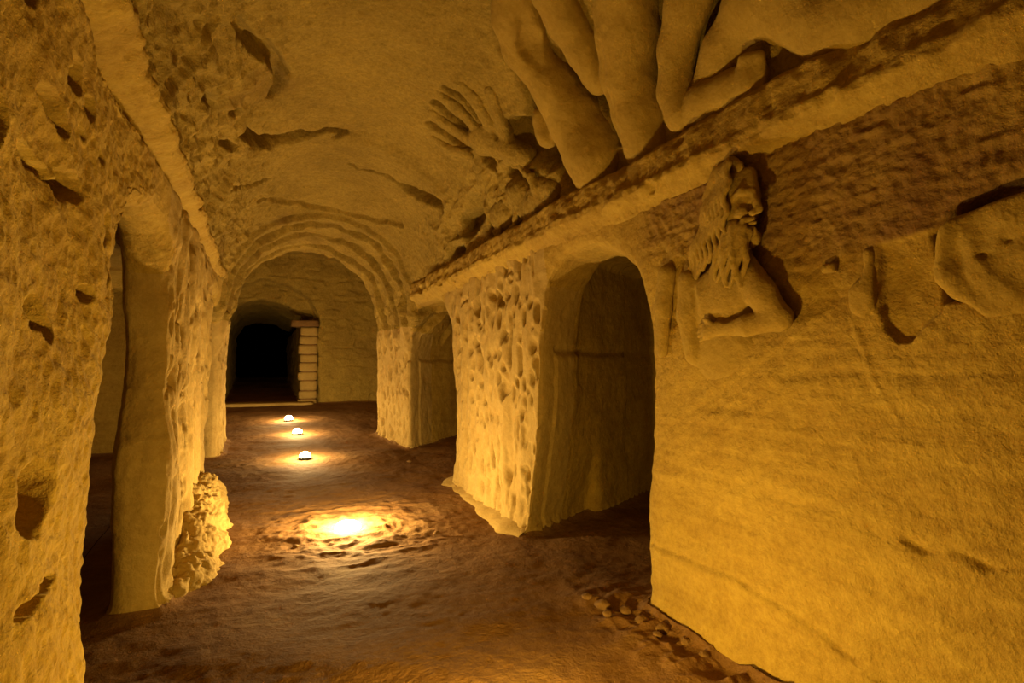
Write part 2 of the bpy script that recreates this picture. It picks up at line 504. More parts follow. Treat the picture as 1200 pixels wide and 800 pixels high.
def disp(P, N):
    n = len(P)
    px, py, pz = P[:, 0], P[:, 1], P[:, 2]
    fl = floor_z(py)
    is_floor = sm(0.5, 0.8, N[:, 2]) * (pz < fl + 0.25)
    rock = 1 - is_floor
    soft = fbm(P * 6.0, 3, 11)
    rough = fbm(P * 20.0, 2, 21)
    d = 0.022 * fbm(P * 1.7, 2, 1) + 0.010 * soft
    crust = np.zeros(n, np.float32)
    A = lambda *v: np.array(v, np.float32)
    # --- right wall
    wall_r = sm(1.5, 1.65, px) * sm(2.35, 2.15, py) * sm(2.2, 2.1, pz) * rock * (px < 2.1)
    S = Sub(wall_r)
    if len(S.i):
        p = P[S.i]
        y_, z_ = p[:, 1], p[:, 2]
        up = sm(1.48, 1.68, z_ + 0.12 * fbm(p * 3.0, 3, 31) - 0.16 * sm(1.45, 1.9, y_))
        dr = 0.007 * fbm(p * A(1.0, 1.1, 16.0), 3, 41) + 0.0035 * rough[S.i]
        dr = dr + up * (0.007 * ridged(p * A(14, 11, 20.0), 3, 51) + 0.009 * fbm(p * 34, 2, 55) - 0.003)
        slant = p @ A(0, 0.55, 1.0)
        dr = dr + (1 - up) * 0.005 * fbm(np.stack([p[:, 0], y_ * 0.8, slant * 20], 1), 2, 61)
        wob = 0.012 * fbm(p * 9, 2, 71)
        brk = 0.55 + 0.45 * fbm(p * 13, 2, 73)
        for pts, w, dep, lip in GROOVES_R:
            g = seg_dist(y_, z_ + wob, pts)
            dr = dr - dep * np.exp(-(g / w) ** 2) * brk
            if lip:
                dr = dr + lip * np.exp(-(seg_dist(y_, z_ + wob + 0.03, pts) / 0.05) ** 2)
        # smooth sunk panel with a rounded lower end, between two carvings
        pan = poly_sdf(y_, z_, [(1.07, 1.60), (1.075, 1.40), (1.06, 1.33), (1.02, 1.285), (.985, 1.285), (.95, 1.33), (.90, 1.37), (.86, 1.50), (.86, 1.62)])
        ins = sm(0.008, -0.012, pan)
        dr = dr * (1 - 0.75 * ins) - 0.026 * ins * sm(1.66, 1.48, z_)
        # scoop around the second carved body
        scoop = poly_sdf(y_, z_, [(.92, 1.60), (.85, 1.665), (.76, 1.70), (.4, 1.72), (.4, 1.40), (.9, 1.4)])
        dr = dr - 0.085 * sm(0.012, -0.012, scoop)
        d = d * (1 - 0.55 * wall_r) + wall_r * S.put(dr)
        crust = crust + wall_r * S.put(up * (0.75 + .3 * fbm(p * 4, 2, 57)) * (1 - ins))
    # --- pillars: vertically stretched pits on the corridor faces
    pil = np.zeros(n, np.float32)
    for a, b in R_PIL:
        pil = np.maximum(pil, sm(a - .05, a + .05, py) * sm(b + .05, b - .05, py) * sm(1.45, 1.6, px) * (px < 2.2))
    for a, b in L_PIL:
        pil = np.maximum(pil, sm(a - .05, a + .05, py) * sm(b + .05, b - .05, py) * sm(-.15, -.28, px) * (px > -.6))
    pil = pil * sm(2.2, 2.05, pz) * rock * (0.06 + 0.94 * sm(.6, .92, np.abs(N[:, 0])))
    S = Sub(pil)
    if len(S.i):
        p = P[S.i]
        warp = p + 0.055 * np.stack([fbm(p * 5, 2, 81), fbm(p * 5, 2, 83), fbm(p * 5, 2, 85)], 1)
        w1 = worley(warp * A(11, 10, 3.6), 3)
        w2 = worley(warp * A(15, 14, 5.5), 9)
        gate = sm(-0.3, 0.1, fbm(p * 2.6, 2, 87) + 0.25 * sm(.4, 1.4, p[:, 2]))
        vert = fbm(p * A(9, 9, 1.6), 3, 89)
        d = d + pil * S.put(-0.09 * sm(.44, .14, w1) * gate * (.75 + .6 * sm(1.3, 1.9, p[:, 2])) - 0.03 * sm(.40, .12, w2) * (0.3 + gate) + (0.03 + 0.03 * (p[:, 0] < 0)) * vert)
        crust = crust + pil * S.put(.3 * sm(0, .4, fbm(p * 3.1, 3, 157)))
    # --- near left wall
    wl = sm(-.1, -.25, px) * sm(3.2, 2.6, py) * rock * (pz < 2.9) * (px > -.9)
    S = Sub(wl)
    if len(S.i):
        p = P[S.i]
        y_, z_ = p[:, 1], p[:, 2]
        dl = 0.05 * fbm(p * 2.0, 2, 91) + 0.010 * fbm(p * 9, 2, 93) + 0.006 * fbm(p * 40, 2, 94)
        face = sm(-.62, -.5, p[:, 0])
        ed = 0.5 * fbm(p * 20, 2, 95)
        for cy, cz, ry, rz, dep in CAV_L:
            q = ((y_ - cy) / ry) ** 2 + ((z_ - cz) / rz) ** 2 + ed
            dl = dl - face * 2.2 * dep * sm(1.35, 0.5, q)
        d = d + wl * S.put(dl)
        crust = crust + wl * S.put(0.45 * sm(-.1, 0.3, fbm(p * 2.4, 3, 155)))
    # --- vault
    va = sm(2.15, 2.3, pz) * (py < 8.35)
    ar = sm(6.7, 6.95, py) * (py < 8.5) * sm(1.5, 1.9, pz)
    S = Sub(va * (1 - ar))
    if len(S.i):
        p = P[S.i]
        y_ = p[:, 1]
        spr = SPR - 0.2 * sm(6.0, 7.2, y_)
        ang = np.degrees(np.arctan2(p[:, 2] - spr, p[:, 0] - CX))
        arc = ang * math.pi / 180 * 1.13
        dv = 0.030 * fbm(p * 2.2, 3, 101) + 0.010 * fbm(p * 24, 3, 103)
        dv = dv + sm(105, 150, ang) * (0.045 * fbm(p * 6, 3, 105) + 0.03 * ridged(p * 8, 2, 107))
        mess = sm(48, 30, ang) * sm(2.9, 3.3, y_) * sm(6.5, 5.2, y_)
        dv = dv + mess * (0.05 * ridged(p * A(7, 5, 7.0), 3, 109) - 0.02)
        wa, wy = 0.02 * fbm(p * 8, 2, 111), 0.02 * fbm(p * 8, 2, 112)
        for pts, w, dep in GROOVES_V:
            q = [(t * math.pi / 180 * 1.13, u) for t, u in pts]
            dv = dv - 1.8 * dep * np.exp(-(seg_dist(arc + wa, y_ + wy, q) / (1.4 * w)) ** 4)
        d = d + va * (1 - ar) * S.put(dv)
        crust = crust + va * S.put(0.6 * sm(0.0, 0.35, fbm(p * 1.3, 3, 153)))
    # --- arch: broken concentric bands
    S = Sub(ar)
    if len(S.i):
        p = P[S.i]
        band = p[:, 1] + 0.05 * fbm(p * 4, 3, 121)
        st = 0
        for ya, yb, amp in ((6.84, 7.12, .075), (7.12, 7.46, .075), (7.46, 7.86, .07), (7.86, 8.3, .05)):
            m = sm(ya - .008, ya + .008, band) * sm(yb + .008, yb - .008, band)
            st = st + m * amp * (1 - (band - ya) / (yb - ya) * 1.5) - .05 * np.exp(-((band - ya + .03) / .022) ** 2)
        d = d + ar * S.put(st * (0.8 + 0.8 * fbm(p * 3, 2, 123)) + 0.025 * ridged(p * 6, 3, 125) + 0.03 * fbm(p * 5, 2, 127))
        crust = crust + ar * S.put(.5 * sm(-.1, .3, fbm(p * 6, 2, 129)))
    # --- chamber beyond the arch
    chm = sm(8.4, 8.8, py) * rock
    S = Sub(chm)
    if len(S.i):
        p = P[S.i]
        d = d + chm * S.put(0.02 * fbm(p * 5, 3, 131) - 0.02 * sm(.35, .1, np.abs(fbm(p * A(3, 3, 5.0), 2, 133))))
        crust = crust + chm * S.put(.5 * sm(0.0, 0.35, fbm(p * 1.3, 3, 159)))
    side = (px > 1.95) * sm(2.9, 3.2, py) * (py < 8.0) * rock * (pz < 2.3)
    d = d + side * (0.018 * sm(1.36, 1.30, pz + 0.02 * soft) - 0.010 * np.exp(-((pz + 0.02 * soft - 1.35) / 0.03) ** 2))
    d = d + 0.0025 * rough * (1 - wall_r) * (1 - wl)
    # --- floor
    S = Sub(is_floor)
    if len(S.i):
        p = P[S.i]
        lamp = np.sqrt((p[:, 0] - .63) ** 2 + (p[:, 1] - 4.29) ** 2)
        df = 0.022 * fbm(p * A(1.6, 1.6, 1), 2, 141) + 0.008 * fbm(p * A(5, 6, 1.0), 3, 143) + 0.014 * ridged(p * A(4, 8, 1.0), 2, 145) * sm(1.2, .4, lamp)
        df = df + 0.012 * fbm(p * A(16, 16, 1.0), 2, 147) * sm(.9, .3, lamp) + 0.0025 * rough[S.i]
        edge = sm(.35, .05, np.abs(p[:, 0] - 1.72)) * sm(2.9, 2.3, p[:, 1])
        df = df + edge * (0.02 + 0.03 * ridged(p * A(6, 6, 1.0), 3, 148))
        df = df * sm(0.05, 0.22, lamp)
        d = d * rock + is_floor * S.put(df)
        crust = crust + is_floor * S.put(0.5 * sm(.1, .5, fbm(p * A(2.0, 4, 1.0), 3, 151)))
    return d, np.clip(crust, 0, 1), is_floor

def finish(V, Q):
    N = normals(V, Q)
    d, crust, isf = disp(V.astype(np.float32), N)
    dirn = N * (1 - isf[:, None]) + isf[:, None] * np.array([0, 0, 1.0])
    return V + dirn * d[:, None], crust

Vf2, crust_f = finish(Vf, Qf)
Nf = normals(Vf, Qf)
Vc2, crust_c = finish(Vc, Qc)
Nc = normals(Vc, Qc)

# sort the faces of the rock into the pieces of the setting
def classify(V, Q, N):
    c = V[Q].mean(1)
    nz = N[Q].mean(1)[:, 2]
    X, Y, Z = c[:, 0], c[:, 1], c[:, 2]
    k = np.full(len(Q), -1)
    k[(X > CX)] = 1
    k[(X <= CX)] = 2
    k[(Z > 2.17)] = 3
    k[(Y > 8.36) & (Z > 2.6)] = 3
    k[(Y > 11.85)] = 4
    k[(Y < -1.8)] = 5
    k[(X < -.8) & (Z < 2.3) & (Y < 8.2)] = 2
    k[(X > 2.05) & (Z < 2.4) & (Y < 8.3)] = 1
    k[(Y > 6.78) & (Y <= 8.42) & (Z > 1.78 + 0.0 * Y) & (X > -.7) & (X < 2.0)] = 10
    for i, (a, b) in enumerate(R_PIL):
        k[(X > 1.3) & (X < 2.16) & (Y > a - .12) & (Y < b + .12) & (Z < (2.17 if i == 0 else 1.78)) & (nz > -.45)] = 11 + i
    for i, (a, b) in enumerate(L_PIL):
        k[(X > -.72) & (X < -.0) & (Y > a - .12) & (Y < b + .12) & (Z < (2.17 if i == 0 else 1.78)) & (nz > -.45)] = 13 + i
    k[(nz > 0.62) & (Z < floor_z(Y) + 0.2)] = 0
    return k

Qc = Qc[Vc[Qc].mean(1)[:, 1] < 18.45]
kf, kc = classify(Vf, Qf, Nf), classify(Vc, Qc, Nc)
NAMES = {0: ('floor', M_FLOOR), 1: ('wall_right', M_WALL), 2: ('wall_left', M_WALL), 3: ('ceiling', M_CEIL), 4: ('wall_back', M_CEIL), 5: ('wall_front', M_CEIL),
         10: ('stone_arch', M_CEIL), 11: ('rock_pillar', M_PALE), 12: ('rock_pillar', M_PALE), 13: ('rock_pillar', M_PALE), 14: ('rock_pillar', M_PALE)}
LAB = {10: ('rough stepped rock arch with broken concentric bands across the corridor', 'arch'),
       11: ('thick pitted sandstone pillar between the two round-topped openings below the straight ledge', 'pillar'),
       12: ('pale narrow pillar carrying the arch, beside the smaller side opening', 'pillar'),
       13: ('tall brightly lit jagged pillar with crumbled rubble at its foot', 'pillar'),
       14: ('slim pillar edge carrying the arch, behind the tall jagged pillar', 'pillar')}
SHELL = {}
for kind, (nm, mat) in NAMES.items():
    qa, qb = Qf[kf == kind], Qc[kc == kind]
    va, qa = compact(np.concatenate([Vf2, crust_f[:, None]], 1), qa) if len(qa) else (np.zeros((0, 4)), np.zeros((0, 4), int))
    vb, qb = compact(np.concatenate([Vc2, crust_c[:, None]], 1), qb) if len(qb) else (np.zeros((0, 4)), np.zeros((0, 4), int))
    vv = np.concatenate([va, vb])
    qq = np.concatenate([qa, qb + len(va)]).astype(np.int64)
    if not len(qq):
        continue
    o = link(nm, vv[:, :3], qq, mat, attrs={'crust': vv[:, 3]})
    if kind < 10:
        structure(o)
    else:
        tag(o, *LAB[kind], group='rock pillars along the corridor' if kind > 10 else None)
    SHELL[kind] = o

# ------------------------------------------------------------------ cornices: straight projecting ledges at the foot of the vault
def cornice(name, wall_x, side, y0, y1, zlow, ztop, seed, prof=None):
    prof = prof or [(-.10, zlow - .06), (0.0, zlow - .05), (.03, zlow - .02), (.065, zlow), (.095, zlow + .03), (.10, zlow + .06), (.088, zlow + .09), (.084, zlow + .13),
                    (.078, zlow + .17), (.068, ztop - .02), (.04, ztop + .005), (-.12, ztop + .02), (-.2, ztop + .02)]
    pr = []
    for a, b in zip(prof[:-1], prof[1:]):
        for t in (0, .25, .5, .75):
            pr.append((a[0] + (b[0] - a[0]) * t, a[1] + (b[1] - a[1]) * t))
    pr.append(prof[-1])
    pr = np.array(pr)
    ys = np.arange(y0, y1, 0.012)
    m = len(pr)
    out = np.repeat(pr[None, :, 0], len(ys), 0)
    zz = np.repeat(pr[None, :, 1], len(ys), 0)
    yy = np.repeat(ys[:, None], m, 1)
    P = np.stack([out.ravel() + wall_x, yy.ravel(), zz.ravel()], 1)
    wear = 0.028 * fbm(P * 3, 3, seed) + 0.020 * fbm(P * 10, 3, seed + 5) + 0.010 * fbm(P * 30, 2, seed + 9)
    chips = -0.05 * sm(.35, .15, worley(P * np.array([5, 4, 7.0]), seed)) * sm(.0, .3, fbm(P * 1.7, 2, seed + 3))
    out = out.ravel() + (wear + chips) * (out.ravel() > -.05)
    z2 = zz.ravel() + 0.02 * fbm(np.stack([P[:, 0] * 0, P[:, 1] * 1.3, P[:, 2] * 0], 1), 3, seed + 13)
    Vv = np.stack([wall_x - side * out, yy.ravel(), z2], 1)
    i = np.arange(len(ys) - 1)[:, None] * m + np.arange(m - 1)[None]
    q = np.stack([i, i + 1, i + 1 + m, i + m], -1).reshape(-1, 4)
    if side > 0:
        q = q[:, ::-1]
    cr = 0.4 * sm(-.05, .35, fbm(P * 3, 3, seed + 17))
    return structure(link(name, Vv, np.ascontiguousarray(q), M_WALL, attrs={'crust': np.clip(cr, 0, 1)}))

cornice('trim_1', 1.80, 1, 0.1, 6.75, 2.07, 2.30, 201)
cornice('trim_2', -0.42, -1, 0.6, 7.0, 2.16, 2.32, 231, prof=[(-.12, 2.13), (-.02, 2.17), (.03, 2.195), (.055, 2.22), (.062, 2.245), (.05, 2.27), (.02, 2.295), (-.03, 2.31), (-.12, 2.33), (-.2, 2.33)])

# ------------------------------------------------------------------ sculpted bodies
class Sculpt:
    def __init__(self):
        self.add, self.cut = [], []
    def cap(self, pts, rad, k=None, cut=False):
        pts = [np.array(p, float) for p in pts]
        if not hasattr(rad, '__len__'):
            rad = [rad] * len(pts)
        for a, b, ra, rb in zip(pts[:-1], pts[1:], rad[:-1], rad[1:]):
            (self.cut if cut else self.add).append(('cap', a, b, ra, rb, k))
        return self
    def ell(self, c, r, k=None, cut=False, rot=None):
        (self.cut if cut else self.add).append(('ell', np.array(c, float), np.array(r, float), rot, None, k))
        return self
    def mesh(self, h, k=0.03, kc=0.015, clip=None, noise=0.004, nscale=14.0, seed=0, sm_f=0.4):
        lo, hi = np.full(3, 1e9), np.full(3, -1e9)
        for p in self.add:
            if p[0] == 'cap':
                for v, r in ((p[1], p[3]), (p[2], p[4])):
                    lo, hi = np.minimum(lo, v - r), np.maximum(hi, v + r)
            else:
                lo, hi = np.minimum(lo, p[1] - p[2].max()), np.maximum(hi, p[1] + p[2].max())
        lo, hi = lo - 3 * h - k, hi + 3 * h + k
        ax = [np.arange(lo[i], hi[i], h) for i in range(3)]
        G = np.stack(np.meshgrid(*ax, indexing='ij'), -1).astype(np.float32)
        shp = G.shape[:3]
        G = G.reshape(-1, 3)
        def ev(p):
            if p[0] == 'cap':
                a, b, ra, rb = p[1], p[2], p[3], p[4]
                e = (b - a).astype(np.float32)
                w = G - a.astype(np.float32)
                t = np.clip(w @ e / (e @ e + 1e-12), 0, 1)
                return np.sqrt(((w - t[:, None] * e) ** 2).sum(1)) - (ra + (rb - ra) * t)
            q = G - p[1].astype(np.float32)
            if p[3] is not None:
                q = q @ np.array(p[3], np.float32)
            q = q / p[2].astype(np.float32)
            l = np.sqrt((q ** 2).sum(1))
            return (l - 1) * p[2].min()
        d = None
        for p in self.add:
            v = ev(p)
            kk = p[5] or k
            d = v if d is None else smin(d, v, kk)
        for p in self.cut:
            d = -smin(-d, ev(p), p[5] or kc)
        if clip is not None:
            d = np.maximum(d, clip(G))
        if noise:
            m = np.abs(d) < 4 * h
            d[m] -= noise * fbm(G[m] * nscale, 3, seed) + noise * 0.4 * fbm(G[m] * nscale * 3.1, 2, seed + 5)
        v, q = surface_nets(d.reshape(shp), lo, h)
        return smooth(v, q, 1, sm_f), q

WX = 1.78
def W(y, z, out):                    # point on the right wall: along it, height, distance out of it
    return (WX - out, y, z)

def VP(deg, y, out=0.0, r=1.15):     # point on the vault: angle, along it, distance out of it
    a = math.radians(deg)
    return (CX + (r - out) * math.cos(a), y, SPR + (r - out) * math.sin(a))

def flat_wall(v, f=.6):
    v = v.copy()
    o = WX - v[:, 0]
    v[:, 0] = WX - np.where(o > 0, o * f, o)
    return v

def flat_vault(v, f=.6, r=1.15):
    v = v.copy()
    dx, dz = v[:, 0] - CX, v[:, 2] - SPR
    rho = np.sqrt(dx ** 2 + dz ** 2)
    o = r - rho
    n = (r - np.where(o > 0, o * f, o)) / rho
    v[:, 0], v[:, 2] = CX + dx * n, SPR + dz * n
    return v

def relief(name, sculpt, label, cat='relief', mat=M_CARVE, group=None, crust=0.0, flat=None, **kw):
    v, q = sculpt.mesh(**kw)
    if flat:
        v = flat(v)
    o = link(name, v, q, mat, attrs={'crust': np.clip(crust * sm(-.1, .4, fbm(v * 5, 2, 5)), 0, 1)})
    tag(o, label, cat, group)
    return o

# --- bearded man carved on the right wall, in profile, arm bent across the body
man = bpy.data.objects.new('carved_bearded_man', None)
man.location = (0, 0, 0)
COL.objects.link(man)
tag(man, 'carved half figure of a long-haired bearded man in profile, bent arm across his bare chest', 'relief')

def man_part(name, s, crust=0.0, mat=M_CARVE, **kw):
    v, q = s.mesh(**kw)
    v = flat_wall(v, .56)
    return link(name, v, q, mat, man, attrs={'crust': np.clip(crust * (0.7 + 0.3 * fbm(v * 20, 2, 3)), 0, 1)})

b = Sculpt()
# head and neck
b.ell(W(1.625, 1.915, .03), (.115, .105, .125))
b.ell(W(1.57, 1.87, .05), (.08, .070, .105))
b.cap([W(1.535, 1.965, .07), W(1.522, 1.91, .09)], .036, k=.03)            # forehead
b.cap([W(1.498, 1.893, .11), W(1.535, 1.902, .145), W(1.575, 1.885, .145)], [.014, .016, .012], k=.008)     # brow
b.cap([W(1.500, 1.88, .10), W(1.470, 1.815, .11)], [.015, .020], k=.010)    # nose
b.ell(W(1.490, 1.806, .125), (.018, .016, .014), k=.008)                       # nostril wing
b.ell(W(1.548, 1.818, .125), (.030, .032, .028), k=.02)                      # cheek
b.cap([W(1.494, 1.770, .10), W(1.535, 1.772, .13)], .010, k=.006)             # upper lip
b.cap([W(1.500, 1.746, .10), W(1.532, 1.748, .125)], .011, k=.006)              # lower lip
b.ell(W(1.525, 1.715, .07), (.04, .04, .035), k=.03)                          # chin
b.ell(W(1.522, 1.862, .155), (.038, .028, .016), k=.008, cut=True)             # eye socket
b.ell(W(1.526, 1.860, .118), (.018, .018, .011), k=.004)                      # eye
b.ell(W(1.60, 1.83, .085), (.06, .055, .075), k=.03)
b.cap([W(1.63, 1.85, .02), W(1.66, 1.60, .02)], [.08, .10])                    # neck
# torso
b.ell(W(1.71, 1.50, .0), (.10, .19, .15))
b.ell(W(1.74, 1.30, -.03), (.08, .20, .17))
b.ell(W(1.645, 1.51, .075), (.045, .095, .075), k=.03)                        # breast
b.ell(W(1.80, 1.52, .055), (.045, .08, .075), k=.03)
b.cap([W(1.73, 1.435, .098), W(1.64, 1.418, .112), W(1.56, 1.440, .09)], [.012, .020, .014], cut=True, k=.015)   # fold under the breast
# near arm: shoulder, elbow, forearm laid across the belly
b.cap([W(1.575, 1.595, .05), W(1.48, 1.49, .075), W(1.405, 1.395, .07)], [.068, .058, .046], k=.03)
b.cap([W(1.405, 1.393, .07), W(1.55, 1.375, .095), W(1.69, 1.372, .10)], [.045, .040, .028], k=.02)
b.cap([W(1.69, 1.372, .10), W(1.745, 1.365, .10)], [.03, .034], k=.015)       # back of the hand
for i, (dz, ln) in enumerate(((.028, .062), (.010, .075), (-.008, .07), (-.026, .055))):
    b.cap([W(1.75, 1.365 + dz, .105), W(1.75 + ln * .6, 1.362 + dz * 1.1, .10), W(1.75 + ln, 1.352 + dz, .085)], [.0095, .0088, .0075], k=.006)
b.cap([W(1.715, 1.39, .115), W(1.742, 1.412, .118), W(1.765, 1.418, .108)], [.011, .010, .008], k=.006)   # thumb
# far arm hanging down and the shoulder behind
b.cap([W(1.90, 1.595, .035), W(1.905, 1.45, .05), W(1.885, 1.27, .03)], [.062, .052, .040], k=.03)
b.cap([W(2.055, 1.655, .015), W(2.075, 1.50, .03), W(2.10, 1.30, .01)], [.058, .05, .04], k=.03)
b.cap([W(1.98, 1.60, .06), W(2.0, 1.46, .07), W(1.975, 1.30, .05)], [.012, .02, .012], cut=True, k=.02)
b.cap([W(1.835, 1.55, .09), W(1.82, 1.42, .09), W(1.83, 1.30, .06)], [.010, .016, .010], cut=True, k=.015)
man_part('body', b, crust=0.25, h=.0065, k=.035, kc=.012, noise=.004, nscale=16, seed=301, clip=lambda G: G[:, 0] - 1.87)

hs = Sculpt()
for i in range(9):
    t = i / 8.0
    y0_, z0_ = 1.585 + .125 * t, 2.030 - .05 * t * t
    pts, rad = [], []
    for j in range(13):
        u = j / 12.0
        yy = y0_ + (.03 + .20 * t) * u ** .8 + .014 * math.sin(u * 17 + i * .6)
        zz = z0_ - (.30 + .16 * t) * u
        oo = .150 - .085 * t + .02 * math.sin(u * 3.1) - .05 * u * t + .006 * math.sin(u * 17 + i * 1.3 + 1.5)
        pts.append(W(yy, zz, oo))
        rad.append(.0165 - .005 * u)
    hs.cap(pts, rad, k=.003)
hs.cap([W(1.565, 2.015, .10), W(1.61, 2.035, .09), W(1.69, 2.02, .05), W(1.75, 1.95, .03)], [.022, .034, .05, .05], k=.015)
man_part('hair', hs, crust=0.45, h=.0060, sm_f=.15, k=.010, noise=.0015, nscale=25, seed=311, clip=lambda G: G[:, 0] - 1.85)

bs = Sculpt()
for i in range(8):
    t = i / 7.0
    pts, rad = [], []
    for j in range(7):
        u = j / 6.0
        yy = 1.515 + .095 * t + (.035 + .06 * t) * u + .012 * math.sin(u * 9 + i * 2.1)
        zz = 1.735 + .06 * t - (.22 - .03 * abs(t - .4)) * u
        oo = .115 + .035 * math.sin(t * 3.1) + .02 * math.sin(u * 3) - .005 * u
        pts.append(W(yy, zz, oo))
        rad.append(.020 - .009 * u)
    bs.cap(pts, rad, k=.003)
bs.cap([W(1.492, 1.785, .115), W(1.53, 1.784, .142), W(1.565, 1.745, .135)], [.009, .013, .010], k=.006)
man_part('beard', bs, crust=0.3, h=.0060, sm_f=.15, k=.012, noise=.0015, nscale=25, seed=321, clip=lambda G: G[:, 0] - 1.85)

# --- worn raised blocks between the man and the sunk panel
def wall_block(name, pts, out, label, seed, back=-.12, ridges=(), rough=.006):
    """raised block with a worn edge: outline in wall coordinates, real depth into the wall"""
    P = np.array(pts)
    h = .009
    lo, hi = P.min(0) - .05, P.max(0) + .05
    ys, zs, xs = np.arange(lo[0], hi[0], h), np.arange(lo[1], hi[1], h), np.arange(WX - out - .05, WX - back, h)
    G = np.stack(np.meshgrid(xs, ys, zs, indexing='ij'), -1).reshape(-1, 3)
    d2 = poly_sdf(G[:, 1], G[:, 2], pts)
    top = WX - out + .012 * fbm(G * 9, 2, seed) - G[:, 0]
    for rp_, w_, h_ in ridges:
        top = top - h_ * np.exp(-(seg_dist(G[:, 1], G[:, 2], rp_) / w_) ** 2)
    k = .025
    d = -smin(-(d2 + .008), -top, k)
    d = d - rough * fbm(G * 16, 3, seed + 3)
    d = np.maximum(d, G[:, 0] - (WX - back - .02))
    v, q = surface_nets(d.reshape(len(xs), len(ys), len(zs)), (xs[0], lo[0], lo[1]), h)
    o = link(name, smooth(v, q, 2, .4), q, M_CARVE, attrs={'crust': 0.2 * np.ones(len(v))})
    return tag(o, label, 'relief')

wall_block('carved_block', [(1.27, 1.575), (1.265, 1.525), (1.20, 1.525), (1.195, 1.58)], .022, 'small square worn block carved on the wall near the bearded man\'s elbow', 401)
wall_block('carved_forearm', [(1.135, 1.60), (1.13, 1.51), (1.18, 1.47), (1.175, 1.38), (1.12, 1.355), (1.075, 1.39), (1.072, 1.47), (1.075, 1.59), (1.10, 1.61)], .022,
           'upright worn forearm-like block beside the smooth sunk panel', 411)

# --- second carved body at the end of the wall
wall_block('carved_torso', [(.895, 1.625), (.84, 1.645), (.76, 1.665), (.66, 1.675), (.55, 1.68), (.35, 1.68), (.35, 1.33), (.60, 1.33), (.80, 1.335), (.84, 1.375), (.88, 1.395),
                            (.92, 1.45), (.925, 1.50)], .015, 'broken carved torso under a deep curved shadow, beyond the smooth sunk panel', 427, rough=.005,
           ridges=[([(.88, 1.59), (.90, 1.50), (.86, 1.42), (.82, 1.36)], .03, .008), ([(.83, 1.58), (.79, 1.47), (.70, 1.37)], .012, .006), ([(.74, 1.60), (.60, 1.55)], .03, .010),
                   ([(.70, 1.50), (.58, 1.42)], .025, .010), ([(.80, 1.515), (.785, 1.508)], .007, -.014), ([(.745, 1.545), (.73, 1.54)], .007, -.014), ([(.86, 1.56), (.84, 1.47), (.80, 1.40)], .007, -.006), ([(.93, 1.52), (.86, 1.62)], .03, .012)])

# --- giant body carved on the vault above the ledge
giant = bpy.data.objects.new('carved_giant', None)
COL.objects.link(giant)
tag(giant, 'tangle of giant bare carved limbs spread over the vault above the straight ledge', 'relief')

def giant_part(name, sculpt, seed, f=.8, noise=.012, crust=.3, **kw):
    v, q = sculpt.mesh(h=.012, noise=noise, nscale=8, seed=seed, **kw)
    v = flat_vault(v, f)
    return link(name, v, q, M_CARVE, giant, attrs={'crust': np.clip(crust * sm(-.1, .4, fbm(v * 5, 2, 5)), 0, 1)})

a = Sculpt()   # thick bent leg: knee above, calf widening down to the ledge
a.cap([VP(68, 2.42, -.05), VP(60, 2.64, .0), VP(54, 2.76, .01), VP(47, 2.78, .01), VP(40, 2.76, .01), VP(29, 2.75, .0), VP(18, 2.71, -.01), VP(11, 2.73, -.05)],
      [.12, .15, .14, .13, .155, .19, .20, .18], k=.05)
a.cap([VP(36, 3.02, .02), VP(30, 3.04, .05)], [.07, .075], k=.06)
a.cap([VP(58, 2.50, .15), VP(52, 2.60, .15), VP(48, 2.63, .15)], [.07, .10, .06], cut=True, k=.03)
giant_part('bent_leg', a, 431, k=.04)
a = Sculpt()
a.cap([VP(66, 2.20, -.04), VP(58, 2.33, .0), VP(50, 2.40, .01), VP(42, 2.42, .01), VP(34, 2.44, -.01)], [.10, .115, .11, .105, .09], k=.04)
giant_part('thigh', a, 441, k=.04)
a = Sculpt()
a.cap([VP(58, 1.86, -.06), VP(48, 1.96, -.02), VP(38, 2.12, .0), VP(30, 2.23, .0), VP(20, 2.27, -.02), VP(12, 2.27, -.06)], [.14, .155, .16, .15, .15, .15], k=.04)
a.cap([VP(40, 2.19, .14), VP(28, 2.32, .14), VP(17, 2.34, .12)], [.010, .016, .012], cut=True, k=.03)
giant_part('shin', a, 451, k=.04)
a = Sculpt()   # lower leg coming down to the heel
a.cap([VP(46, 1.52, -.03), VP(37, 1.65, .0), VP(33, 1.76, .01), VP(27, 1.89, .02), VP(19, 1.96, .02), VP(14, 1.94, .02)], [.10, .10, .10, .09, .095, .105], k=.03)
giant_part('lower_leg', a, 461, k=.03, noise=.007, crust=.2)
a = Sculpt()   # foot along the ledge with toes
a.cap([VP(13.5, 1.93, .02), VP(13, 1.80, .02), VP(12, 1.66, .03), VP(11.5, 1.56, .03)], [.09, .085, .08, .085], k=.04)
for i in range(5):
    a.cap([VP(15.5 - 1.9 * i, 1.545, .075 - .004 * i), VP(14.6 - 1.9 * i, 1.475 + .006 * i, .07 - .006 * i)], [.028 - .002 * i, .022 - .0015 * i], k=.014)
giant_part('foot', a, 465, k=.03, noise=.006, crust=.2)
a = Sculpt()   # smooth body beyond the foot
a.cap([VP(27, 1.10, -.05), VP(26, 1.33, -.05), VP(25, 1.50, -.05), VP(21, 1.68, -.03), VP(16, 1.85, -.01)], [.17, .17, .13, .10, .06], k=.06)
a.cap([VP(20, 1.36, -.02), VP(14, 1.20, .0), VP(12, 1.05, .0), VP(11, .85, .0), VP(11, .6, .0)], [.12, .13, .14, .14, .14], k=.08)
a.cap([VP(31, 1.0, -.03), VP(24, .8, -.03), VP(20, .55, -.03)], [.17, .18, .18], k=.08)
giant_part('torso', a, 471, k=.05, noise=.010, crust=.2)

